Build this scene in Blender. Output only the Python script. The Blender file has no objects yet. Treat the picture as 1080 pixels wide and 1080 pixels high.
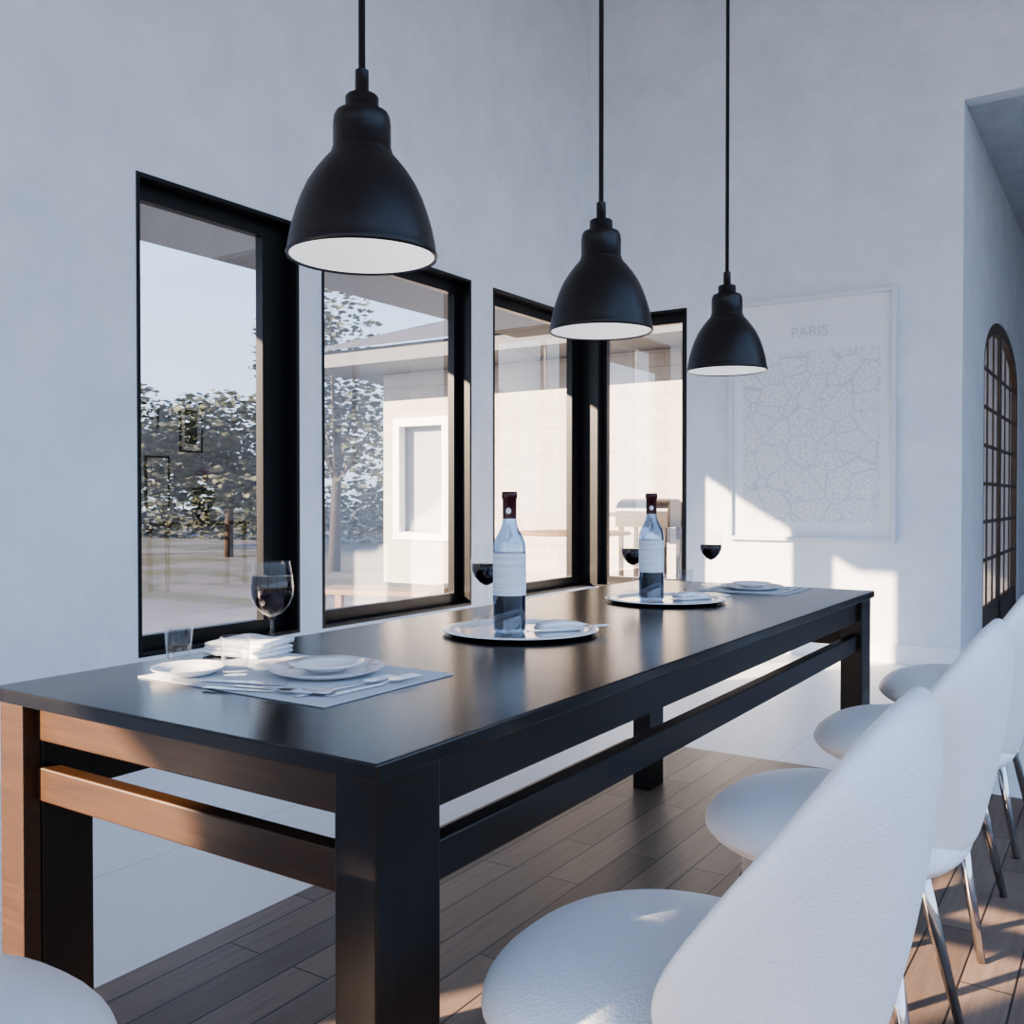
import bpy, math, random
from mathutils import Vector, Matrix
random.seed(7)
S=bpy.context.scene
PI=math.pi
try:
    S.view_settings.view_transform='AgX'; S.view_settings.look='AgX - Medium High Contrast'
except Exception: pass

# ---------------------------------------------------------------- materials
def mat(name, col, rough=0.5, metal=0.0, spec=0.5, coat=0.0, emis=None, estr=0.0):
    m=bpy.data.materials.new(name); m.use_nodes=True
    p=m.node_tree.nodes['Principled BSDF']
    p.inputs['Base Color'].default_value=(*col,1); p.inputs['Roughness'].default_value=rough
    p.inputs['Metallic'].default_value=metal; p.inputs['Specular IOR Level'].default_value=spec
    p.inputs['Coat Weight'].default_value=coat
    if emis: p.inputs['Emission Color'].default_value=(*emis,1); p.inputs['Emission Strength'].default_value=estr
    return m
def nt(m): return m.node_tree.nodes, m.node_tree.links, m.node_tree.nodes['Principled BSDF']
def coords(m, scale=(1,1,1), rot=(0,0,0)):
    n,l,p=nt(m); tc=n.new('ShaderNodeTexCoord'); mp=n.new('ShaderNodeMapping')
    mp.inputs['Scale'].default_value=scale; mp.inputs['Rotation'].default_value=rot
    l.new(tc.outputs['Object'],mp.inputs['Vector']); return mp.outputs['Vector']
def noise(m,vec,scale,detail=4,rough=0.5):
    n,l,p=nt(m); t=n.new('ShaderNodeTexNoise'); t.inputs['Scale'].default_value=scale
    t.inputs['Detail'].default_value=detail; t.inputs['Roughness'].default_value=rough
    l.new(vec,t.inputs['Vector']); return t.outputs['Fac']
def ramp(m,fac,stops):
    n,l,p=nt(m); r=n.new('ShaderNodeValToRGB'); e=r.color_ramp.elements
    e[0].position=stops[0][0]; e[0].color=(*stops[0][1],1); e[1].position=stops[-1][0]; e[1].color=(*stops[-1][1],1)
    for q,c in stops[1:-1]:
        x=e.new(q); x.color=(*c,1)
    l.new(fac,r.inputs['Fac']); return r.outputs['Color']
def bump(m,h,strength,dist):
    n,l,p=nt(m); b=n.new('ShaderNodeBump'); b.inputs['Strength'].default_value=strength; b.inputs['Distance'].default_value=dist
    l.new(h,b.inputs['Height']); l.new(b.outputs['Normal'],p.inputs['Normal'])
def plaster(name,c1,c2):
    m=mat(name,c1,0.75,spec=0.3); n,l,p=nt(m); v=coords(m)
    f=noise(m,v,3.2,10,0.7); l.new(ramp(m,f,[(0.32,c1),(0.68,c2)]),p.inputs['Base Color'])
    bump(m,noise(m,v,8,10,0.65),0.4,0.018); return m
M_wall=plaster('plaster',(0.69,0.73,0.78),(0.80,0.83,0.87))
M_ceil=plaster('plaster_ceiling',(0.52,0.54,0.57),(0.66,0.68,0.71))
M_trim=mat('white_trim',(0.88,0.89,0.90),0.4)
M_pframe=mat('poster_frame_white',(0.70,0.73,0.77),0.35)
# wood floor
M_floor=mat('wood_planks',(0.2,0.15,0.12),0.42,spec=0.35)
n,l,p=nt(M_floor); v=coords(M_floor,rot=(0,0,PI/2))
br=n.new('ShaderNodeTexBrick'); br.offset=0.37; br.offset_frequency=2
br.inputs['Scale'].default_value=1; br.inputs['Brick Width'].default_value=0.75; br.inputs['Row Height'].default_value=0.105
br.inputs['Mortar Size'].default_value=0.0022; br.inputs['Color1'].default_value=(0.15,0.108,0.083,1)
br.inputs['Color2'].default_value=(0.25,0.185,0.142,1); br.inputs['Mortar'].default_value=(0.02,0.015,0.013,1)
l.new(v,br.inputs['Vector'])
v2=coords(M_floor,scale=(30,1.6,10)); g=ramp(M_floor,noise(M_floor,v2,2.2,8,0.7),[(0.25,(0.62,0.6,0.6)),(0.75,(1.12,1.12,1.12))])
mx=n.new('ShaderNodeMix'); mx.data_type='RGBA'; mx.blend_type='MULTIPLY'; mx.inputs['Factor'].default_value=1
l.new(br.outputs['Color'],mx.inputs['A']); l.new(g,mx.inputs['B']); l.new(mx.outputs['Result'],p.inputs['Base Color'])
# tile
M_tile=mat('pale_stone_tile',(0.7,0.72,0.75),0.45)
n,l,p=nt(M_tile); v=coords(M_tile); br=n.new('ShaderNodeTexBrick'); br.offset=0
br.inputs['Scale'].default_value=1; br.inputs['Brick Width'].default_value=1.2; br.inputs['Row Height'].default_value=1.2
br.inputs['Mortar Size'].default_value=0.003; br.inputs['Color1'].default_value=(0.78,0.80,0.83,1); br.inputs['Color2'].default_value=(0.80,0.82,0.84,1)
br.inputs['Mortar'].default_value=(0.6,0.61,0.63,1); l.new(v,br.inputs['Vector']); l.new(br.outputs['Color'],p.inputs['Base Color'])
# table wood
def woodm(name,c1,c2,rough,scale,spec=0.5):
    m=mat(name,c1,rough,spec=spec); n,l,p=nt(m); v=coords(m,scale=scale)
    f=noise(m,v,6,8,0.65); l.new(ramp(m,f,[(0.3,c1),(0.7,c2)]),p.inputs['Base Color']); bump(m,f,0.12,0.002); return m
M_tt=woodm('espresso_wood_top',(0.006,0.0055,0.006),(0.012,0.011,0.012),0.18,(14,0.7,8),0.4)
M_tl=woodm('espresso_wood_legs',(0.005,0.004,0.004),(0.012,0.008,0.007),0.34,(12,12,0.8),0.4)
M_te=woodm('espresso_wood_sunlit',(0.026,0.012,0.005),(0.055,0.025,0.010),0.4,(1.0,12,14),0.4)  # same wood, browner: sunlight put into the base colour
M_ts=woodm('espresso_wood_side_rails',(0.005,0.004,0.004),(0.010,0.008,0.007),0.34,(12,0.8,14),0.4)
M_black=mat('black_metal',(0.012,0.009,0.009),0.36,spec=0.4)
M_frame=mat('black_window_frame',(0.007,0.007,0.008),0.35,spec=0.4)
M_lampin=mat('white_enamel_glow',(0.88,0.89,0.90),0.4,emis=(0.95,0.97,1.0),estr=0.4)  # lining and bulb glow by emission, in place of bulb light
M_chrome=mat('chrome',(0.62,0.62,0.64),0.12,metal=1)
M_silver=mat('silver',(0.75,0.75,0.77),0.18,metal=1)
M_chair=mat('white_leatherette',(0.80,0.84,0.89),0.5,spec=0.45)
n,l,p=nt(M_chair); v=coords(M_chair); vo=n.new('ShaderNodeTexVoronoi'); vo.inputs['Scale'].default_value=260
vo.feature='F1'; l.new(v,vo.inputs['Vector']); bump(M_chair,vo.outputs['Distance'],0.5,0.0018)
M_porc=mat('porcelain',(0.86,0.86,0.87),0.2)
M_linen=mat('linen',(0.55,0.57,0.61),0.85)
M_napkin=mat('napkin_cloth',(0.80,0.82,0.85),0.85)
M_wine=mat('red_wine',(0.010,0.001,0.003),0.08)
M_caps=mat('capsule_foil',(0.045,0.004,0.006),0.35)
M_label=mat('paper_label',(0.72,0.76,0.80),0.7)
n,l,p=nt(M_label); v=coords(M_label,scale=(1,1,60)); l.new(ramp(M_label,noise(M_label,v,3,2),[(0.48,(0.74,0.78,0.82)),(0.62,(0.60,0.65,0.72))]),p.inputs['Base Color'])
M_brownwood=woodm('door_wood',(0.05,0.027,0.016),(0.085,0.047,0.027),0.45,(8,8,0.8))
M_outwood=woodm('teak',(0.20,0.12,0.07),(0.28,0.17,0.10),0.6,(1,10,10))
# pink rim plate
M_rim=mat('painted_rim',(0.8,0.7,0.7),0.25)
n,l,p=nt(M_rim); v=coords(M_rim); l.new(ramp(M_rim,noise(M_rim,v,38,3),[(0.42,(0.84,0.84,0.85)),(0.56,(0.72,0.42,0.40)),(0.66,(0.84,0.84,0.85))]),p.inputs['Base Color'])
def glassm(name,tint,refl,rough=0.0,edge=0.7):
    m=bpy.data.materials.new(name); m.use_nodes=True; n=m.node_tree.nodes; l=m.node_tree.links
    n.remove(n['Principled BSDF']); o=n['Material Output']
    t=n.new('ShaderNodeBsdfTransparent'); t.inputs['Color'].default_value=(*tint,1)
    g=n.new('ShaderNodeBsdfGlossy'); g.inputs['Roughness'].default_value=rough; g.inputs['Color'].default_value=(1,1,1,1)
    f=n.new('ShaderNodeLayerWeight'); f.inputs['Blend'].default_value=0.5
    pw=n.new('ShaderNodeMath'); pw.operation='POWER'; pw.inputs[1].default_value=4.0; l.new(f.outputs['Facing'],pw.inputs[0])
    a=n.new('ShaderNodeMath'); a.operation='MULTIPLY_ADD'; a.use_clamp=True; a.inputs[1].default_value=edge; a.inputs[2].default_value=refl
    l.new(pw.outputs[0],a.inputs[0]); mx=n.new('ShaderNodeMixShader')
    l.new(a.outputs[0],mx.inputs[0]); l.new(t.outputs[0],mx.inputs[1]); l.new(g.outputs[0],mx.inputs[2]); l.new(mx.outputs[0],o.inputs['Surface'])
    return m
M_glass=glassm('window_glass',(0.94,0.95,0.96),0.33)
M_cglass=glassm('clear_glass',(0.96,0.97,0.98),0.04,0.0,0.5)
M_bglass=glassm('bottle_glass',(0.30,0.44,0.66),0.16,0.03)
# exterior
M_brick=mat('white_brick',(0.8,0.75,0.7),0.8)
n,l,p=nt(M_brick); v=coords(M_brick,rot=(PI/2,0,0)); br=n.new('ShaderNodeTexBrick'); br.inputs['Scale'].default_value=1
br.inputs['Brick Width'].default_value=0.5; br.inputs['Row Height'].default_value=0.16; br.inputs['Mortar Size'].default_value=0.007
br.inputs['Color1'].default_value=(0.50,0.47,0.44,1); br.inputs['Color2'].default_value=(0.54,0.50,0.47,1); br.inputs['Mortar'].default_value=(0.40,0.37,0.35,1)
l.new(v,br.inputs['Vector']); l.new(br.outputs['Color'],p.inputs['Base Color'])
M_soffit=mat('grey_soffit',(0.11,0.12,0.14),0.7)
M_roof=mat('roof_shingle',(0.08,0.08,0.09),0.85)
M_ground=mat('garden_ground',(0.3,0.3,0.3),0.9)
n,l,p=nt(M_ground); v=coords(M_ground,scale=(0.6,1,1)); l.new(ramp(M_ground,noise(M_ground,v,0.7,8,0.7),[(0.40,(0.085,0.083,0.095)),(0.49,(0.065,0.063,0.068)),(0.53,(0.030,0.036,0.014)),(0.62,(0.055,0.055,0.024))]),p.inputs['Base Color'])
M_patio=mat('patio_paving',(0.36,0.36,0.38),0.8)
n,l,p=nt(M_patio); v=coords(M_patio); l.new(ramp(M_patio,noise(M_patio,v,3,8,0.7),[(0.3,(0.07,0.07,0.085)),(0.7,(0.14,0.135,0.145))]),p.inputs['Base Color'])
M_leaf=mat('leaves',(0.09,0.12,0.06),0.7)
n,l,p=nt(M_leaf); v=coords(M_leaf); l.new(ramp(M_leaf,noise(M_leaf,v,1.5,3),[(0.35,(0.022,0.032,0.022)),(0.65,(0.070,0.080,0.050))]),p.inputs['Base Color'])
M_bark=mat('bark',(0.045,0.032,0.026),0.9)
M_flower=mat('flower_pink',(0.6,0.3,0.4),0.6)
M_dglass=mat('glass_painted_reflection',(0.40,0.43,0.46),0.05)  # reflected light put into the pane's pale base colour
# map print
M_map=mat('map_print',(0.7,0.7,0.72),0.25,coat=0.6)
n,l,p=nt(M_map); v=coords(M_map)
def vlines(scale,w0,w1):
    vo=n.new('ShaderNodeTexVoronoi'); vo.feature='DISTANCE_TO_EDGE'; vo.inputs['Scale'].default_value=scale; l.new(v,vo.inputs['Vector'])
    return ramp(M_map,vo.outputs['Distance'],[(w0,(0.60,0.63,0.67)),(w1,(0.80,0.81,0.83))])
mx=n.new('ShaderNodeMix'); mx.data_type='RGBA'; mx.blend_type='DARKEN'; mx.inputs['Factor'].default_value=1
l.new(vlines(6,0.015,0.03),mx.inputs['A']); l.new(vlines(30,0.03,0.07),mx.inputs['B']); l.new(mx.outputs['Result'],p.inputs['Base Color'])
M_paper=mat('poster_paper',(0.80,0.82,0.85),0.25,coat=0.6)
M_ink=mat('ink_grey',(0.55,0.58,0.63),0.5)

# ---------------------------------------------------------------- builder
class B:
    def __init__(s,name): s.n=name; s.v=[]; s.f=[]; s.mi=[]; s.sm=[]; s.mats=[]
    def _m(s,m):
        if m not in s.mats: s.mats.append(m)
        return s.mats.index(m)
    def add(s,vs,fs,m,smooth=False,M=None):
        o=len(s.v)
        for q in vs:
            q=Vector(q)
            if M is not None: q=M@q
            s.v.append(tuple(q))
        k=s._m(m)
        for f in fs: s.f.append([i+o for i in f]); s.mi.append(k); s.sm.append(smooth)
        return s
    def box(s,x0,x1,y0,y1,z0,z1,m,M=None):
        vs=[(x,y,z) for z in (z0,z1) for y in (y0,y1) for x in (x0,x1)]
        return s.add(vs,[(0,2,3,1),(4,5,7,6),(0,1,5,4),(2,6,7,3),(0,4,6,2),(1,3,7,5)],m,False,M)
    def lathe(s,prof,m,c=(0,0,0),seg=40,M=None,smooth=True):
        vs=[];fs=[]
        for r,z in prof:
            for i in range(seg):
                a=2*PI*i/seg; vs.append((c[0]+r*math.cos(a),c[1]+r*math.sin(a),c[2]+z))
        for j in range(len(prof)-1):
            for i in range(seg):
                k=(i+1)%seg
                fs.append((j*seg+i,j*seg+k,(j+1)*seg+k,(j+1)*seg+i))
        return s.add(vs,fs,m,smooth,M)
    def tube(s,p0,p1,r0,r1,m,seg=16):
        p0=Vector(p0);p1=Vector(p1);d=(p1-p0); q=d.to_track_quat('Z','Y').to_matrix().to_4x4()
        return s.lathe([(0.0001,0),(r0,0),(r1,d.length),(0.0001,d.length)],m,seg=seg,M=Matrix.Translation(p0)@q)
    def done(s,loc=(0,0,0),rot=0,bevel=0,parent=None,sub=0,autosm=True):
        me=bpy.data.meshes.new(s.n); me.from_pydata(s.v,[],s.f)
        for m in s.mats: me.materials.append(m)
        me.polygons.foreach_set('material_index',s.mi); me.polygons.foreach_set('use_smooth',s.sm); me.update()
        o=bpy.data.objects.new(s.n,me); S.collection.objects.link(o); o.location=loc; o.rotation_euler=(0,0,rot)
        if bevel:
            b=o.modifiers.new('bevel','BEVEL'); b.width=bevel; b.segments=2; b.limit_method='ANGLE'; b.harden_normals=False
        if sub:
            b=o.modifiers.new('sub','SUBSURF'); b.levels=sub; b.render_levels=sub
        if parent: o.parent=parent
        return o
def empty(name,loc=(0,0,0),rot=0):
    e=bpy.data.objects.new(name,None); e.location=loc; e.rotation_euler=(0,0,rot); S.collection.objects.link(e); return e

# ---------------------------------------------------------------- room
XW=-3.5; YW=6.4; TH=0.13; CZ=5.4; WB=0.38; WT=2.42
wins=[(-5.2,-3.72,0.06,2.38),(-3.45,-2.2,0.06,2.18),(2.465,3.387,WB,WT),(3.545,4.855,WB,WT),(5.097,YW,WB,WT)]  # first two openings are unseen, shaped for the indoor sun patches
b=B('wall_left'); y=-5.7
for (a,c,z0,z1) in wins:
    b.box(XW-TH,XW,y,a,0,CZ,M_wall)
    b.box(XW-TH,XW,a,c,0,z0,M_wall); b.box(XW-TH,XW,a,c,z1,CZ,M_wall); y=c
b.box(XW-TH,XW,YW,YW+TH,0,WB,M_wall); b.box(XW-TH,XW,YW,YW+TH,WT,CZ,M_wall)
b.done()
HX=-0.90; HZ=3.49; RX=2.2; WX=-2.707; HT=0.08
b=B('wall_far')
b.box(XW,WX,YW,YW+TH,0,WB,M_wall); b.box(XW,WX,YW,YW+TH,WT,CZ,M_wall)
b.box(WX,HX,YW,YW+TH,0,CZ,M_wall); b.box(HX,RX,YW,YW+TH,HZ,CZ,M_wall)
b.done()
# hall wall with arched opening
AY0,AY1=7.38,9.70; AC=(AY0+AY1)/2; AH=(AY1-AY0)/2
def az(y,off=0.0):
    t=max(0.0,1-((y-AC)/(AH-off))**2); return 2.0+ (0.42-off)*math.sqrt(t)
b=B('wall_hall')
b.box(HX-HT,HX,YW+TH,AY0,0,HZ,M_wall); b.box(HX-HT,HX,AY1,12.2,0,HZ,M_wall)
N=32
ys=[AC-AH*math.cos(PI*i/N) for i in range(N+1)]
for i in range(N):
    a,c=ys[i],ys[i+1]; za,zc=az(a),az(c)
    vs=[(x,yy,zz) for x in (HX-HT,HX) for (yy,zz) in ((a,za),(c,zc),(c,HZ),(a,HZ))]
    b.add(vs,[(0,1,2,3),(4,7,6,5),(0,4,5,1),(3,2,6,7)],M_wall)
b.done()
b=B('wall_hall_end'); b.box(HX-HT,RX+TH,12.2,12.4,0,HZ,M_wall); b.done()
b=B('ceiling_hall'); b.box(HX-HT,RX,YW+TH,12.2,HZ,HZ+0.1,M_ceil); b.done()
b=B('ceiling'); b.box(XW-TH,RX+TH,-5.7,YW+TH,CZ,CZ+0.12,M_ceil); b.done()
b=B('wall_right')
b.box(RX,RX+TH,5.6,12.2,0,CZ,M_wall); b.box(RX,RX+TH,-5.7,-5.2,0,CZ,M_wall); b.box(RX,RX+TH,-5.2,5.6,5.1,CZ,M_wall)
b.done()
b=B('wall_back')
b.box(XW,-3.1,-5.7,-5.5,0,CZ,M_wall); b.box(1.9,RX,-5.7,-5.5,0,CZ,M_wall); b.box(-3.1,1.9,-5.7,-5.5,5.1,CZ,M_wall)
b.done()
FX=-1.86; FY=3.75
b=B('floor'); b.box(FX,RX,-5.7,FY,-0.05,0,M_floor); b.done()
b=B('floor_tile'); b.box(XW-TH,FX,-5.7,12.2,-0.05,0,M_tile); b.box(FX,RX+TH,FY,12.2,-0.05,0,M_tile); b.done()
b=B('baseboard_left'); b.box(XW,XW+0.015,-2.2,YW,0,0.125,M_trim); b.done(bevel=0.003)
b=B('baseboard_far'); b.box(XW+0.015,HX,YW-0.015,YW,0,0.125,M_trim); b.done(bevel=0.003)
# unseen back and right sides, added open for sky light; mullions without glass
b=B('sky_opening_back')
for x in (-3.1,-1.45,0.2,1.84): b.box(x,x+0.06,-5.64,-5.56,0,5.1,M_frame)
for z in (0,2.4,5.04): b.box(-3.04,1.84,-5.63,-5.57,z,z+0.06,M_frame)
b.done()
b=B('sky_opening_right')
for y in (-5.2,-2.5,0.2,2.9,5.54): b.box(RX+0.03,RX+0.11,y,y+0.06,0,5.1,M_frame)
for z in (0,2.4,5.04): b.box(RX+0.04,RX+0.10,-5.14,5.54,z,z+0.06,M_frame)
b.done()

# windows in left wall
def win_left(name,y0,y1,z0,z1,sl=0.05,sr=0.08,corner=False):
    e=empty(name,(XW,(y0+y1)/2,z0))
    b=B('frame'); L=0.018
    xi=XW+0.004; xo=XW-TH-0.005
    b.box(xo,xi,y0,y1,z1-L,z1,M_frame); b.box(xo,xi,y0,y1,z0,z0+L,M_frame)
    b.box(xo,xi,y0,y0+L,z0+L,z1-L,M_frame)
    if not corner: b.box(xo,xi,y1-L,y1,z0+L,z1-L,M_frame)
    a=XW-0.125; c=XW-0.075
    b.box(a,c,y0+L,y0+L+sl,z0+L,z1-L,M_frame); b.box(a,c,y1-L-sr,y1-L,z0+L,z1-L,M_frame)
    b.box(a,c,y0+L+sl,y1-L-sr,z1-L-0.07,z1-L,M_frame); b.box(a,c,y0+L+sl,y1-L-sr,z0+L,z0+L+0.06,M_frame)
    o=b.done(bevel=0.002); o.parent=e; o.matrix_parent_inverse=Matrix.Translation(-Vector(e.location))
    g=B('glass'); xg=XW-0.10
    g.add([(xg,y0+L+sl,z0+L+0.06),(xg,y1-L-sr,z0+L+0.06),(xg,y1-L-sr,z1-L-0.07),(xg,y0+L+sl,z1-L-0.07)],[(0,1,2,3)],M_glass)
    o=g.done(); o.parent=e; o.matrix_parent_inverse=Matrix.Translation(-Vector(e.location))
win_left('window_1',2.465,3.387,WB,WT,0.02,0.15)
win_left('window_2',3.545,4.855,WB,WT,0.04,0.06)
win_left('window_3',5.097,YW-0.0,WB,WT,0.04,0.12,True)
# tall openings behind the camera: unseen frames, sized and split to shape sun patches
def open_frame(name,y0,y1,z1):
    e=empty(name,(XW,(y0+y1)/2,0)); b=B('frame'); t=0.025
    b.box(XW-TH,XW+0.004,y0,y0+t,0.06,z1,M_frame); b.box(XW-TH,XW+0.004,y1-t,y1,0.06,z1,M_frame)
    b.box(XW-TH,XW+0.004,y0+t,y1-t,z1-t,z1,M_frame); b.box(XW-TH,XW+0.004,y0+t,y1-t,0.06,0.09,M_frame)
    o=b.done(); o.parent=e; o.matrix_parent_inverse=Matrix.Translation(-Vector(e.location))
open_frame('window_4',-3.45,-2.2,2.18); open_frame('sun_opening',-5.2,-3.72,2.38)
# window far wall + corner post
e=empty('window_5',(XW,YW,WB)); b=B('frame'); L=0.018; yi=YW-0.004; yo=YW+TH+0.005
b.box(XW,WX,yi,yo,WT-L,WT,M_frame); b.box(XW,WX,yi,yo,WB,WB+L,M_frame); b.box(WX-L,WX,yi,yo,WB+L,WT-L,M_frame)
a=YW+0.075;c=YW+0.125
b.box(XW-TH,XW+0.07,YW+0.0,YW+TH,WB,WT,M_frame)   # corner post
b.box(XW+0.07,XW+0.11,a,c,WB+L,WT-L,M_frame); b.box(WX-L-0.05,WX-L,a,c,WB+L,WT-L,M_frame)
b.box(XW+0.11,WX-L-0.05,a,c,WT-L-0.07,WT-L,M_frame); b.box(XW+0.11,WX-L-0.05,a,c,WB+L,WB+L+0.06,M_frame)
o=b.done(bevel=0.002); o.parent=e; o.matrix_parent_inverse=Matrix.Translation(-Vector(e.location))
g=B('glass'); yg=YW+0.10
g.add([(XW+0.11,yg,WB+0.078),(WX-0.068,yg,WB+0.078),(WX-0.068,yg,WT-0.088),(XW+0.11,yg,WT-0.088)],[(0,1,2,3)],M_glass)
o=g.done(); o.parent=e; o.matrix_parent_inverse=Matrix.Translation(-Vector(e.location))

# arched door
e=empty('door_1',(HX,AC,0)); b=B('frame'); x0,x1=HX-0.045,HX-0.018
FW=0.09
outer=[(AY0,0.0)]+[(yy,az(yy)) for yy in ys]+[(AY1,0.0)]
def inn(yy): return AC+(yy-AC)*(AH-FW)/AH
inner=[(inn(AY0),0.0)]+[(inn(yy),2.0+(0.42-FW)*math.sqrt(max(0,1-((yy-AC)/AH)**2))) for yy in ys]+[(inn(AY1),0.0)]
for i in range(len(outer)-1):
    q=[outer[i],outer[i+1],inner[i+1],inner[i]]
    vs=[(x0-0.01,*k) for k in q]+[(HX-0.008,*k) for k in q]
    b.add(vs,[(0,1,2,3),(4,7,6,5),(0,4,5,1),(3,2,6,7)],M_brownwood)
ztop=lambda yy: 2.0+(0.42-FW)*math.sqrt(max(0,1-((yy-AC)/(AH-FW))**2))
b.box(x0,x1,AC-0.05,AC+0.05,0,ztop(AC),M_brownwood)
mx0,mx1=HX-0.034,HX-0.024
for k in (1,2):
    for sgn in (-1,1):
        yy=AC+sgn*(0.05+k*(AH-FW-0.05)/3); b.box(mx0,mx1,yy-0.014,yy+0.014,0.2,ztop(yy)+0.005,M_brownwood)
for z in (0.60,0.88,1.16,1.44,1.72,2.0): b.box(mx0+0.0005,mx1-0.0005,AY0+FW,AY1-FW,z-0.013,z+0.013,M_brownwood)
b.box(x0,x1,AY0+FW,AY1-FW,0,0.26,M_brownwood)
o=b.done(); o.parent=e; o.matrix_parent_inverse=Matrix.Translation(-Vector(e.location))
g=B('glass'); pts=[p for p in inner]; g.add([(HX-0.029,*p) for p in pts],[tuple(range(len(pts)))],M_glass)
o=g.done(); o.parent=e; o.matrix_parent_inverse=Matrix.Translation(-Vector(e.location))

# ---------------------------------------------------------------- dining table
TX0,TX1,TY0,TY1,TZ=-1.53,-0.7128,0.807,3.24,0.75
cx,cy=(TX0+TX1)/2,(TY0+TY1)/2; hx=(TX1-TX0)/2; hy=(TY1-TY0)/2
b=B('dining_table')
b.box(-hx,hx,-hy,hy,TZ-0.022,TZ,M_tt)
lx=0.066; ly=0.12; r=0.010
for sx in (-1,1):
    for sy in (-1,1):
        xa=sx*(hx-r); xb=sx*(hx-r-lx); ya=sy*(hy-r); yb=sy*(hy-r-ly)
        if sx<0 and sy<0:
            b.box(min(xa,xb),max(xa,xb),ya,ya+0.03,0,TZ-0.022,M_te); b.box(min(xa,xb),max(xa,xb),ya+0.0305,yb,0,TZ-0.022,M_tl)  # leg front takes the sunlit wood colour, the rest stays dark
        else: b.box(min(xa,xb),max(xa,xb),min(ya,yb),max(ya,yb),0,TZ-0.022,M_tl)
for sy in (-1,1):
    y1=sy*(hy-r-0.022); y0=sy*(hy-r-0.050)
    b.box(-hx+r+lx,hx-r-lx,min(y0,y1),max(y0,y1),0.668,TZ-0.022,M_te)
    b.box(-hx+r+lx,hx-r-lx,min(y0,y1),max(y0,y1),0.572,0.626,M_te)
for sx in (-1,1):
    x1=sx*(hx-r-0.012); x0=sx*(hx-r-0.040)
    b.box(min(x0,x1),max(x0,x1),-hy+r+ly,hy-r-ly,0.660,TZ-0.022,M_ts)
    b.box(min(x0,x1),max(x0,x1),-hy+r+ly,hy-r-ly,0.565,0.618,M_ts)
b.done((cx,cy,0),bevel=0.003)

# ---------------------------------------------------------------- chairs
def chair(loc,rot):
    e=empty('dining_chair',loc,rot)   # local: faces -x, back at +x
    s=B('seat'); NU,NV=48,24; vs=[];fs=[]
    for j in range(NV+1):
        ph=-PI/2+PI*j/NV
        for i in range(NU):
            a=2*PI*i/NU; c,sn=math.cos(a),math.sin(a)
            ex=2/2.3; ca=abs(c)**ex*(1 if c>=0 else -1); sa=abs(sn)**ex*(1 if sn>=0 else -1)
            zz=math.sin(ph); up=zz>0
            rr=abs(math.cos(ph))**(0.72 if up else 0.55)
            zz=(abs(zz)**0.95)*(1 if up else -1)
            z=0.430+(0.074 if up else 0.055)*zz
            taper=1.0 if up else 1.0-0.12*(-zz)
            vs.append((0.235*rr*ca*taper,0.238*rr*sa*taper,z))
    for j in range(NV):
        for i in range(NU):
            k=(i+1)%NU; fs.append((j*NU+i,j*NU+k,(j+1)*NU+k,(j+1)*NU+i))
    s.add(vs,fs,M_chair,True); s.done(parent=e)
    s=B('backrest'); NR,NA=16,64; T=0.030
    def pt(rr,a,side):
        c,sn=math.cos(a),math.sin(a)
        up=sn>0
        ex=2/2.5 if up else 2/2.2
        ca=abs(c)**ex*(1 if c>=0 else -1); sa=abs(sn)**ex*(1 if sn>=0 else -1)
        zc=0.60; z=zc+rr*sa*(0.240 if up else 0.235)
        w=0.235
        if z<zc: w=0.235-0.035*((zc-z)/0.235)**1.5
        sy=rr*ca*w
        u=sy/0.235
        hz=min(1.0,max(0.0,(z-0.37)/0.46))
        wk=0.235*(1-hz)**1.25+0.055
        x=0.195+0.078*math.sin(hz*PI/2)-wk*u*u - 0.05*max(0,(0.45-z)/0.1)
        nn=Vector((1,2*wk*u/0.235,0)).normalized()
        th=T*(max(0,1-rr**6))**0.5
        q=Vector((x,sy,z))+nn*th*side
        return tuple(q)
    vs=[];fs=[]
    for side in (1,-1):
        base=len(vs)
        vs.append(pt(0,0,side))
        for j in range(1,NR+1):
            rr=1-(1-j/NR)**1.6
            for i in range(NA): vs.append(pt(rr,2*PI*i/NA,side))
        for i in range(NA):
            k=(i+1)%NA
            f=(base,base+1+i,base+1+k); fs.append(f if side>0 else f[::-1])
            for j in range(NR-1):
                q=(base+1+j*NA+i,base+1+(j+1)*NA+i,base+1+(j+1)*NA+k,base+1+j*NA+k)
                fs.append(q if side>0 else q[::-1])
    s.add(vs,fs,M_chair,True); o=s.done(parent=e)
    w=o.modifiers.new('weld','WELD'); w.merge_threshold=0.0004
    sb=o.modifiers.new('sub','SUBSURF'); sb.levels=1; sb.render_levels=1
    s=B('legs')
    for sx in (-1,1):
        for sy in (-1,1):
            s.tube((sx*0.19,sy*0.215,0.0),(sx*0.115,sy*0.13,0.385),0.009,0.0165,M_chrome)
    s.box(-0.13,0.13,-0.14,0.14,0.368,0.382,M_black)
    s.done(parent=e)
for yy in (1.10,1.84,2.58,3.33): chair((-0.475,yy,0),0)
chair((-1.11,0.455,0),-PI/2)

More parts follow.
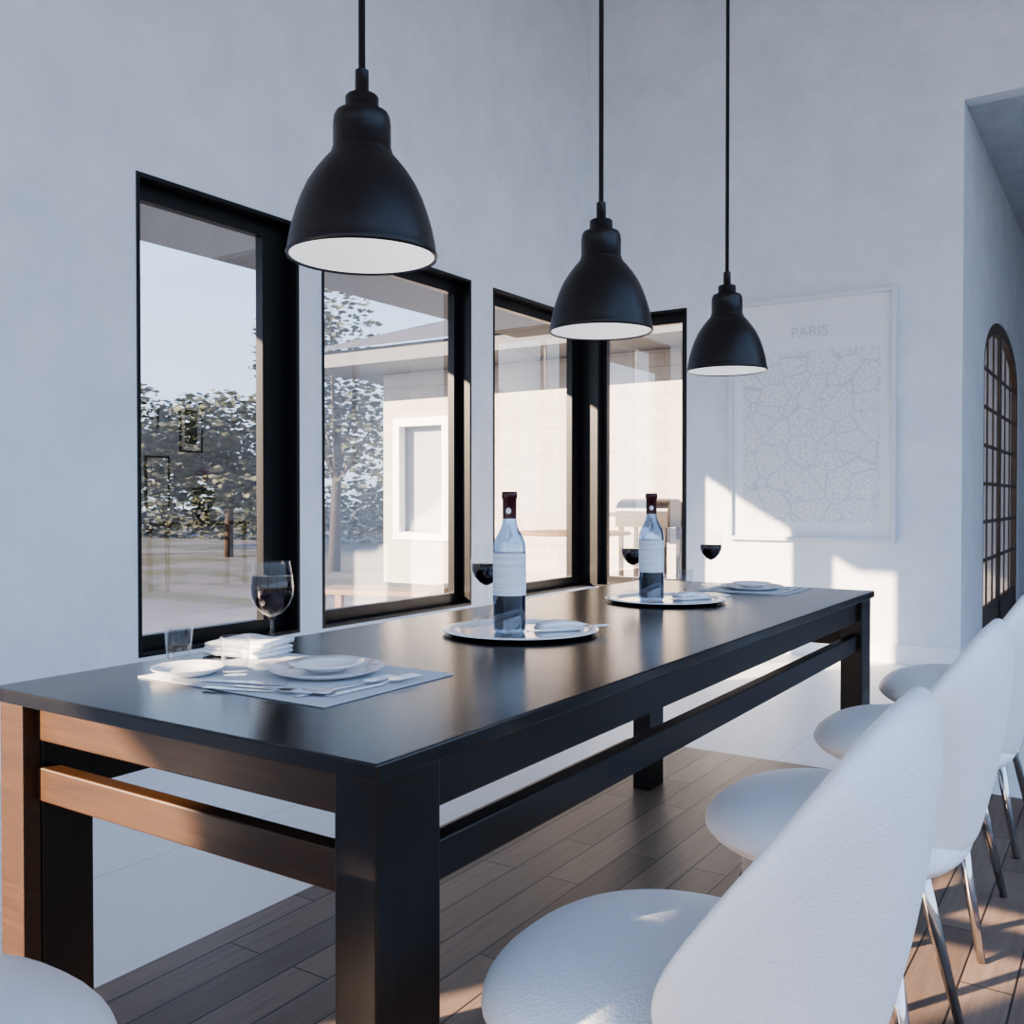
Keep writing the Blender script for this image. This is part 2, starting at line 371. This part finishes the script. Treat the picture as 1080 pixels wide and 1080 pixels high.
# ---------------------------------------------------------------- pendant lamps
def pendant(x,y):
    z=1.468; e=empty('pendant_lamp',(x,y,z))
    b=B('shade')
    dome=[(0.1235,0.000),(0.1285,-0.003),(0.130,0.002),(0.1275,0.008),(0.1255,0.022),(0.121,0.045),(0.114,0.070),(0.105,0.096),(0.094,0.120),(0.080,0.142),(0.066,0.160),(0.056,0.171),(0.0525,0.177)]
    b.lathe(dome,M_black,seg=64)
    b.lathe([(0.0525,0.177),(0.0515,0.182),(0.0495,0.183),(0.0495,0.225),(0.0480,0.238),(0.0445,0.245),(0.030,0.251)],M_black,seg=64)
    b.lathe([(0.030,0.251),(0.0285,0.252),(0.0285,0.272),(0.026,0.275)],M_black,seg=40)
    b.lathe([(0.026,0.275),(0.012,0.278),(0.0115,0.318)],M_black,seg=32)
    b.lathe([(0.0115,0.318),(0.006,0.322),(0.0055,CZ-z-0.03)],M_black,seg=20)
    b.lathe([(0.0055,CZ-z-0.03),(0.05,CZ-z-0.03),(0.05,CZ-z)],M_black,seg=32)
    b.lathe([(0.1235,0.0),(0.121,0.022),(0.116,0.045),(0.109,0.070),(0.099,0.096),(0.087,0.120),(0.073,0.142),(0.059,0.160),(0.045,0.172),(0.0001,0.176)],M_lampin,seg=64)
    b.lathe([(0.0001,0.06),(0.018,0.064),(0.028,0.08),(0.03,0.095),(0.024,0.12),(0.014,0.14),(0.013,0.172)],M_lampin,seg=24)
    b.done(parent=e)
for y in (1.233,2.107,2.977): pendant(-1.12,y)

# ---------------------------------------------------------------- table ware
def bottle(x,y,z):
    b=B('wine_bottle'); H=0.312; R=0.0365
    b.lathe([(0.0001,0.004),(0.030,0.0),(0.0345,0.002),(R,0.008),(R,0.185),(0.0355,0.196),(0.031,0.210),(0.022,0.226),(0.0165,0.240),(0.0148,0.255),(0.0142,0.300)],M_bglass,seg=48)
    b.lathe([(0.0001,0.006),(0.0335,0.008),(0.0345,0.014),(0.0345,0.085),(0.0001,0.085)],M_wine,seg=40)
    b.lathe([(R+0.0006,0.082),(R+0.0006,0.176)],M_label,seg=48)
    b.lathe([(0.0155,0.252),(0.0158,0.296),(0.0178,0.298),(0.0178,0.306),(0.0165,H),(0.0001,H)],M_caps,seg=32)
    vs=[(0.0166,0,0.269)]
    for i in range(17):
        a=2*PI*i/16; yy=0.006*math.cos(a); vs.append((math.sqrt(0.0164**2-yy*yy),yy,0.269+0.007*math.sin(a)))
    b.add(vs,[(0,i,i+1) for i in range(1,17)],M_label,False,Matrix.Rotation(-PI/2+0.45,4,'Z'))
    b.done((x,y,z))
def wineglass(x,y,z,s=1.0,fill=0.55):
    b=B('wine_glass')
    bowl=[(0.006,0.085),(0.018,0.092),(0.030,0.105),(0.0375,0.122),(0.0385,0.138),(0.0365,0.158),(0.032,0.185)]
    b.lathe([(0.0001,0.0),(0.033,0.0),(0.0335,0.0015),(0.02,0.004),(0.006,0.009),(0.0038,0.02),(0.0035,0.075)]+bowl,M_cglass,seg=40)
    k=4 if fill<0.6 else 5
    wp=[(r-0.0012,zz+0.0008) for r,zz in bowl[:k+1]]
    b.lathe([(0.0001,0.0852)]+wp+[(0.0001,wp[-1][1])],M_wine,seg=40)
    o=b.done((x,y,z)); o.scale=(s,s,s)
def tumbler(x,y,z,s=0.75):
    b=B('water_glass')
    b.lathe([(0.0001,0.003),(0.026,0.0),(0.028,0.004),(0.034,0.085),(0.0325,0.086),(0.0265,0.008),(0.0001,0.008)],M_cglass,seg=32); o=b.done((x,y,z)); o.scale=(s,s,s)
def plate(x,y,z,R,name='dinner_plate',rim=M_porc):
    b=B(name)
    b.lathe([(0.0001,0.004),(R*0.62,0.004),(R*0.68,0.006)],M_porc,seg=56)
    b.lathe([(R*0.68,0.006),(R*0.97,0.013),(R,0.0135)],rim,seg=56)
    b.lathe([(R,0.0135),(R*0.98,0.011),(R*0.65,0.0),(0.0001,0.0)],M_porc,seg=56)
    b.done((x,y,z))
def bowlp(x,y,z,R):
    b=B('soup_plate')
    b.lathe([(0.0001,0.006),(R*0.55,0.006),(R*0.72,0.010),(R,0.014),(R*0.99,0.012),(R*0.7,0.006),(R*0.55,0.0),(0.0001,0.0)],M_porc,seg=56); b.done((x,y,z))
def fork(x,y,z,rot,kind='fork'):
    b=B({'fork':'dinner_fork','knife':'table_knife','spoon':'soup_spoon'}[kind])
    vs=[]
    pts=[(-0.095,0.0055),(-0.07,0.006),(-0.03,0.004),(0.02,0.0028),(0.035,0.003)]
    if kind=='fork': pts+=[(0.045,0.010),(0.062,0.0115)]
    elif kind=='knife': pts=[(-0.1,0.006),(-0.05,0.0065),(0.0,0.005),(0.005,0.008),(0.06,0.009),(0.1,0.004)]
    else: pts+=[(0.045,0.010),(0.06,0.017),(0.078,0.017),(0.09,0.008)]
    fs=[]
    zz=lambda t:0.003+ (0.004 if t>0.03 and kind!='knife' else 0)
    for t,w in pts:
        vs+=[(t,-w,zz(t)),(t,w,zz(t)),(t,w,zz(t)-0.0022),(t,-w,zz(t)-0.0022)]
    for i in range(len(pts)-1):
        o=i*4
        for k in range(4): fs.append((o+k,o+(k+1)%4,o+4+(k+1)%4,o+4+k))
    fs+= [(0,1,2,3),(len(vs)-4,len(vs)-1,len(vs)-2,len(vs)-3)]
    b.add(vs,fs,M_silver)
    if kind=='fork':
        for k in range(4):
            yy=-0.0115+0.0023*0.5+k*0.0069; b.box(0.062,0.1,yy-0.0012,yy+0.0012,0.0048,0.007,M_silver)
    b.done((x,y,z),rot,bevel=0.0006)
def napkins(x,y,z,rot,nl=3,w=0.085,h=0.06,name='folded_napkin'):
    b=B(name)
    zz=0.0
    for i in range(nl):
        NX=14; t=0.0075; dx=random.uniform(-0.006,0.006); dr=random.uniform(-0.14,0.14)
        vs=[];fs=[]
        for j in range(NX+1):
            u=-1+2*j/NX
            wob=0.0022*math.sin(u*4+i*1.7)
            for (yy,q) in ((-h,0.35),(-h*0.97,0.95),(0,1.05),(h*0.97,0.95),(h,0.35),(h*0.97,-0.0),(0,0),(-h*0.97,0)):
                ed=1-0.35*abs(u)**8
                px=u*w+dx; X=px*math.cos(dr)-yy*math.sin(dr); Y=px*math.sin(dr)+yy*math.cos(dr)
                vs.append((X,Y,zz+q*t*ed+ (wob+0.0022)*(1 if q>0.1 else 0)))
        for j in range(NX):
            for k in range(8): fs.append((j*8+k,j*8+(k+1)%8,(j+1)*8+(k+1)%8,(j+1)*8+k))
        fs.append(tuple(range(8))[::-1]); fs.append(tuple(range(NX*8,NX*8+8)))
        b.add(vs,fs,M_napkin,True); zz+=t*1.1+0.001
    b.done((x,y,z),rot)
T=TZ+0.0005
def tray(x,y):
    b=B('serving_tray'); R=0.176
    b.lathe([(0.0001,0.003),(R*0.76,0.003)],M_silver,seg=64)
    b.lathe([(R*0.76,0.003),(R*0.80,0.007),(R*0.97,0.010),(R,0.008)],M_porc,seg=64)
    b.lathe([(R,0.008),(R*0.98,0.004),(R*0.8,0.0),(0.0001,0.0)],M_silver,seg=64); b.done((x,y,T))
tray(-1.155,1.79); bottle(-1.168,1.766,T+0.0035); napkins(-1.085,1.845,T+0.004,1.0,2,0.05,0.026)
fork(-1.045,1.812,T+0.0105,0.95)
tray(-1.155,2.575); bottle(-1.187,2.548,T+0.0035); napkins(-1.095,2.63,T+0.004,1.0,2,0.05,0.026)
fork(-1.055,2.597,T+0.0105,0.95)
P=T+0.0018
wineglass(-1.30,1.19,P,1.0,0.9); wineglass(-1.345,1.93,T); wineglass(-1.355,2.77,T); wineglass(-1.245,3.16,T)
# placemat
b=B('placemat'); b.box(-0.215,0.215,-0.155,0.155,0,0.0015,M_linen); b.done((-1.185,1.14,T))
plate(-1.15,1.175,P,0.098,'dinner_plate',M_rim); bowlp(-1.15,1.175,P+0.0075,0.064)
plate(-1.345,1.045,P,0.062,'side_plate')
napkins(-1.425,1.25,P,0.15,3,0.066,0.052)
tumbler(-1.275,1.085,P)
tumbler(-1.47,1.12,T)
fork(-1.035,1.10,P,PI/2*0.9); fork(-1.005,1.13,P,PI/2*0.95); fork(-1.225,1.03,P,0.35,'knife'); fork(-1.10,1.03,P,0.2,'spoon')
fork(-1.13,1.005,P,0.3)
# far setting
b=B('placemat'); b.box(-0.145,0.145,-0.14,0.14,0,0.0015,M_linen); b.done((-1.05,3.06,T))
plate(-1.06,3.05,P,0.10,'dinner_plate',M_rim); bowlp(-1.06,3.05,P+0.0075,0.064)
tumbler(-1.25,2.95,T); fork(-0.93,3.04,P,PI/2)

# ---------------------------------------------------------------- poster
px0,px1,pz0,pz1=-2.381,-1.277,0.766,2.40; pcx=(px0+px1)/2; pcz=(pz0+pz1)/2; W=(px1-px0)/2; Hh=(pz1-pz0)/2
e=empty('framed_map_poster',(pcx,YW,pcz))
b=B('frame'); t=0.030; d=0.045
b.box(-W,W,-d,-0.001,Hh-t,Hh,M_pframe); b.box(-W,W,-d,-0.001,-Hh,-Hh+t,M_pframe)
b.box(-W,-W+t,-d,-0.001,-Hh+t,Hh-t,M_pframe); b.box(W-t,W,-d,-0.001,-Hh+t,Hh-t,M_pframe); b.done(parent=e,bevel=0.003)
b=B('print'); b.box(-W+t,W-t,-0.016,-0.001,-Hh+t,Hh-t,M_paper); b.box(-W+0.10,W-0.10,-0.0168,-0.016,-Hh+0.13,Hh-0.36,M_map); b.done(parent=e)
tc=bpy.data.curves.new('title','FONT'); tc.body='PARIS'; tc.size=0.10; tc.align_x='CENTER'; tc.extrude=0.0005; tc.materials.append(M_ink)
to=bpy.data.objects.new('title',tc); S.collection.objects.link(to); to.parent=e; to.location=(0,-0.0175,Hh-0.27); to.rotation_euler=(PI/2,0,0)

# ---------------------------------------------------------------- right-hand hall wall decor (seen in glass reflections)
def pic(y,z,w,h,c):
    b=B('picture_frame'); t=0.02
    b.box(-0.025,-0.001,-w/2,w/2,h/2-t,h/2,M_black); b.box(-0.025,-0.001,-w/2,w/2,-h/2,-h/2+t,M_black)
    b.box(-0.025,-0.001,-w/2,-w/2+t,-h/2+t,h/2-t,M_black); b.box(-0.025,-0.001,w/2-t,w/2,-h/2+t,h/2-t,M_black)
    b.box(-0.015,-0.001,-w/2+t,w/2-t,-h/2+t,h/2-t,M_porc); b.box(-0.016,-0.015,-w/2+0.07,w/2-0.07,-h/2+0.1,h/2-0.1,c)
    b.done((RX,y,z))
pic(7.34,1.9,0.32,0.6,M_leaf); pic(6.87,1.25,0.32,0.58,M_ink); pic(6.75,2.05,0.28,0.4,M_leaf)
b=B('console_table'); b.box(-0.38,0,-0.6,0.6,0.74,0.78,M_brownwood)
for sx in (-0.36,-0.05):
    for sy in (-0.57,0.53): b.box(sx,sx+0.04,sy,sy+0.04,0,0.74,M_brownwood)
b.done((RX-0.01,7.3,0),bevel=0.003)
def leaves(b,c,rad,nn,size,m):
    for _ in range(nn):
        while True:
            q=Vector([random.uniform(-1,1) for _ in range(3)])
            if 0.25<q.length<1: break
        q=Vector((q.x*rad[0],q.y*rad[1],q.z*rad[2]))+Vector(c)
        M=Matrix.Translation(q)@Matrix.Rotation(random.uniform(0,6.3),4,'Z')@Matrix.Rotation(random.uniform(0,3.1),4,'X')
        s=size*random.uniform(0.6,1.3)
        b.add([(-s,0,0),(0,-s*0.45,0),(s,0,0),(0,s*0.45,0)],[(0,1,2,3)],m,False,M)
b=B('potted_plant'); b.lathe([(0.0001,0),(0.07,0),(0.09,0.14),(0.08,0.14),(0.0001,0.12)],M_black)
leaves(b,(0,0,0.28),(0.15,0.15,0.15),220,0.045,M_leaf); leaves(b,(0,0.02,0.55),(0.10,0.1,0.08),60,0.03,M_flower)
b.tube((0,0,0.1),(0,0.02,0.55),0.006,0.004,M_bark); b.done((RX-0.22,7.34,0.78))

# ---------------------------------------------------------------- exterior
b=B('ground'); b.box(-80,60,-60,90,-0.30,-0.10,M_ground); b.done()
b=B('patio'); b.box(-7.5,HX-HT-0.01,YW+TH+0.3,9.95,-0.10,-0.05,M_patio); b.box(-7.5,XW-TH-0.01,4.2,YW+TH+0.3,-0.10,-0.05,M_patio); b.done()
b=B('eave_roof'); b.box(-4.75,XW-TH-0.01,1.0,7.3,2.52,2.68,M_soffit); b.box(XW-TH-0.01,HX-HT-0.02,YW+TH+0.01,7.3,2.52,2.68,M_soffit); b.done()
b=B('neighbour_house'); 
wx0,wx1,wz0,wz1=-8.45,-7.62,0.55,2.08
b.box(-8.7,wx0,10,10.3,-0.1,2.75,M_brick); b.box(wx1,HX-HT-0.01,10,10.3,-0.1,2.75,M_brick)
b.box(wx0,wx1,10,10.3,-0.1,wz0,M_brick); b.box(wx0,wx1,10,10.3,wz1,2.75,M_brick)
b.box(-8.7,-8.4,10.3,16,-0.1,2.75,M_brick)
b.box(wx0,wx1,10.16,10.2,wz0,wz1,M_dglass)
for a in ((wx0-0.06,wx0+0.05,wz0-0.06,wz1+0.06),(wx1-0.05,wx1+0.06,wz0-0.06,wz1+0.06),(wx0+0.05,wx1-0.05,wz1-0.05,wz1+0.06),(wx0+0.05,wx1-0.05,wz0-0.06,wz0+0.05)):
    b.box(a[0],a[1],9.97,10.1,a[2],a[3],M_trim)
b.box(-9.3,-1.2,9.0,16,2.75,2.95,M_soffit)
vs=[(-9.4,8.9,2.95),(-1.2,8.9,2.95),(-1.2,12.5,4.0),(-9.4,12.5,4.0)]
b.add(vs,[(0,1,2,3)],M_roof)
b.done()
def tree(name,x,y,h,rad,nl,size):
    b=B(name)
    b.tube((0,0,-0.1),(0.1,0,h*0.6),0.10,0.05,M_bark)
    for k in range(7):
        a=k*0.9; c=(math.cos(a)*rad*0.5,math.sin(a)*rad*0.5,h*(0.45+0.07*k))
        b.tube((0.05,0,h*0.3),c,0.04,0.015,M_bark); leaves(b,c,(rad*0.62,rad*0.62,h*0.2),nl//7,size,M_leaf)
    b.done((x,y,0))
tree('garden_tree',-10.6,11.0,4.2,1.2,3600,0.07)
tree('garden_tree',-17.5,11.5,3.3,2.4,7000,0.09)
tree('garden_tree',-15.0,12.6,2.9,1.8,5600,0.09)
tree('garden_tree',-21.0,12.0,3.8,2.4,5000,0.11)
b=B('garden_hedge')
for k in range(16): leaves(b,(k*1.5,random.uniform(-0.4,0.4),0.65),(1.1,0.7,1.0),800,0.11,M_leaf)
b.done((-32,16.5,0),0.12)
# outdoor furniture
b=B('outdoor_table'); b.lathe([(0.0001,0.70),(0.55,0.70),(0.56,0.715),(0.55,0.73),(0.0001,0.73)],M_outwood,seg=40)
b.tube((0,0,-0.05),(0,0,0.70),0.04,0.04,M_black); b.lathe([(0.0001,-0.05),(0.28,-0.05),(0.27,-0.03),(0.0001,-0.02)],M_black); b.done((-4.6,8.1,0))
b=B('garden_bench')
b.box(-0.5,0.5,-0.2,-0.07,0.30,0.34,M_outwood); b.box(-0.5,0.5,-0.06,0.06,0.30,0.34,M_outwood); b.box(-0.5,0.5,0.07,0.2,0.30,0.34,M_outwood)
for sx in (-0.46,0.40):
    for sy in (-0.19,0.13): b.box(sx,sx+0.06,sy,sy+0.06,-0.05,0.30,M_outwood)
b.done((-5.0,5.7,0),0.3,bevel=0.004)
b=B('barbecue_grill')
b.box(-0.3,0.3,-0.22,0.22,0.75,0.92,M_black)
vs=[];fs=[];n2=14
for i in range(n2+1):
    a=PI*i/n2
    for x in (-0.3,0.3): vs.append((x,0.22*math.cos(a),0.92+0.13*math.sin(a)))
for i in range(n2): fs.append((2*i,2*i+1,2*i+3,2*i+2))
fs.append(tuple(range(0,2*n2+2,2))); fs.append(tuple(range(1,2*n2+2,2))[::-1]); b.add(vs,fs,M_black)
b.box(-0.62,-0.3,-0.2,0.2,0.86,0.9,M_black)
for sx in (-0.27,0.23):
    for sy in (-0.2,0.16): b.box(sx,sx+0.04,sy,sy+0.04,-0.05,0.75,M_black)
b.done((-4.35,9.3,0))

# ---------------------------------------------------------------- light
w=bpy.data.worlds.new('World'); S.world=w; w.use_nodes=True; n=w.node_tree.nodes; l=w.node_tree.links
bg=n['Background']; tc=n.new('ShaderNodeTexCoord'); sp=n.new('ShaderNodeSeparateXYZ'); l.new(tc.outputs['Generated'],sp.inputs[0])
r=n.new('ShaderNodeValToRGB'); e0=r.color_ramp.elements; e0[0].position=0.0; e0[0].color=(0.66,0.76,0.90,1); e0[1].position=0.7; e0[1].color=(0.33,0.53,0.95,1)
q=e0.new(0.25); q.color=(0.50,0.67,0.95,1)
l.new(sp.outputs['Z'],r.inputs[0]); l.new(r.outputs[0],bg.inputs[0]); bg.inputs[1].default_value=2.7
d=Vector((0.514,0.857,-0.310)).normalized()
sl=bpy.data.lights.new('sun','SUN'); sl.energy=34.0; sl.color=(1.0,0.76,0.54); sl.angle=math.radians(0.6)
so=bpy.data.objects.new('sun',sl); so.rotation_euler=d.to_track_quat('-Z','Y').to_euler(); so.location=(-8,-14,8); S.collection.objects.link(so)

# ---------------------------------------------------------------- camera
c=bpy.data.cameras.new('camera'); c.sensor_width=36; c.lens=36*1002/1080; c.clip_start=0.02; c.clip_end=300
co=bpy.data.objects.new('camera',c); co.location=(0,0,1.05)
co.rotation_euler=(math.radians(90)-math.atan(14/1002),0,math.radians(33.33)); S.collection.objects.link(co); S.camera=co
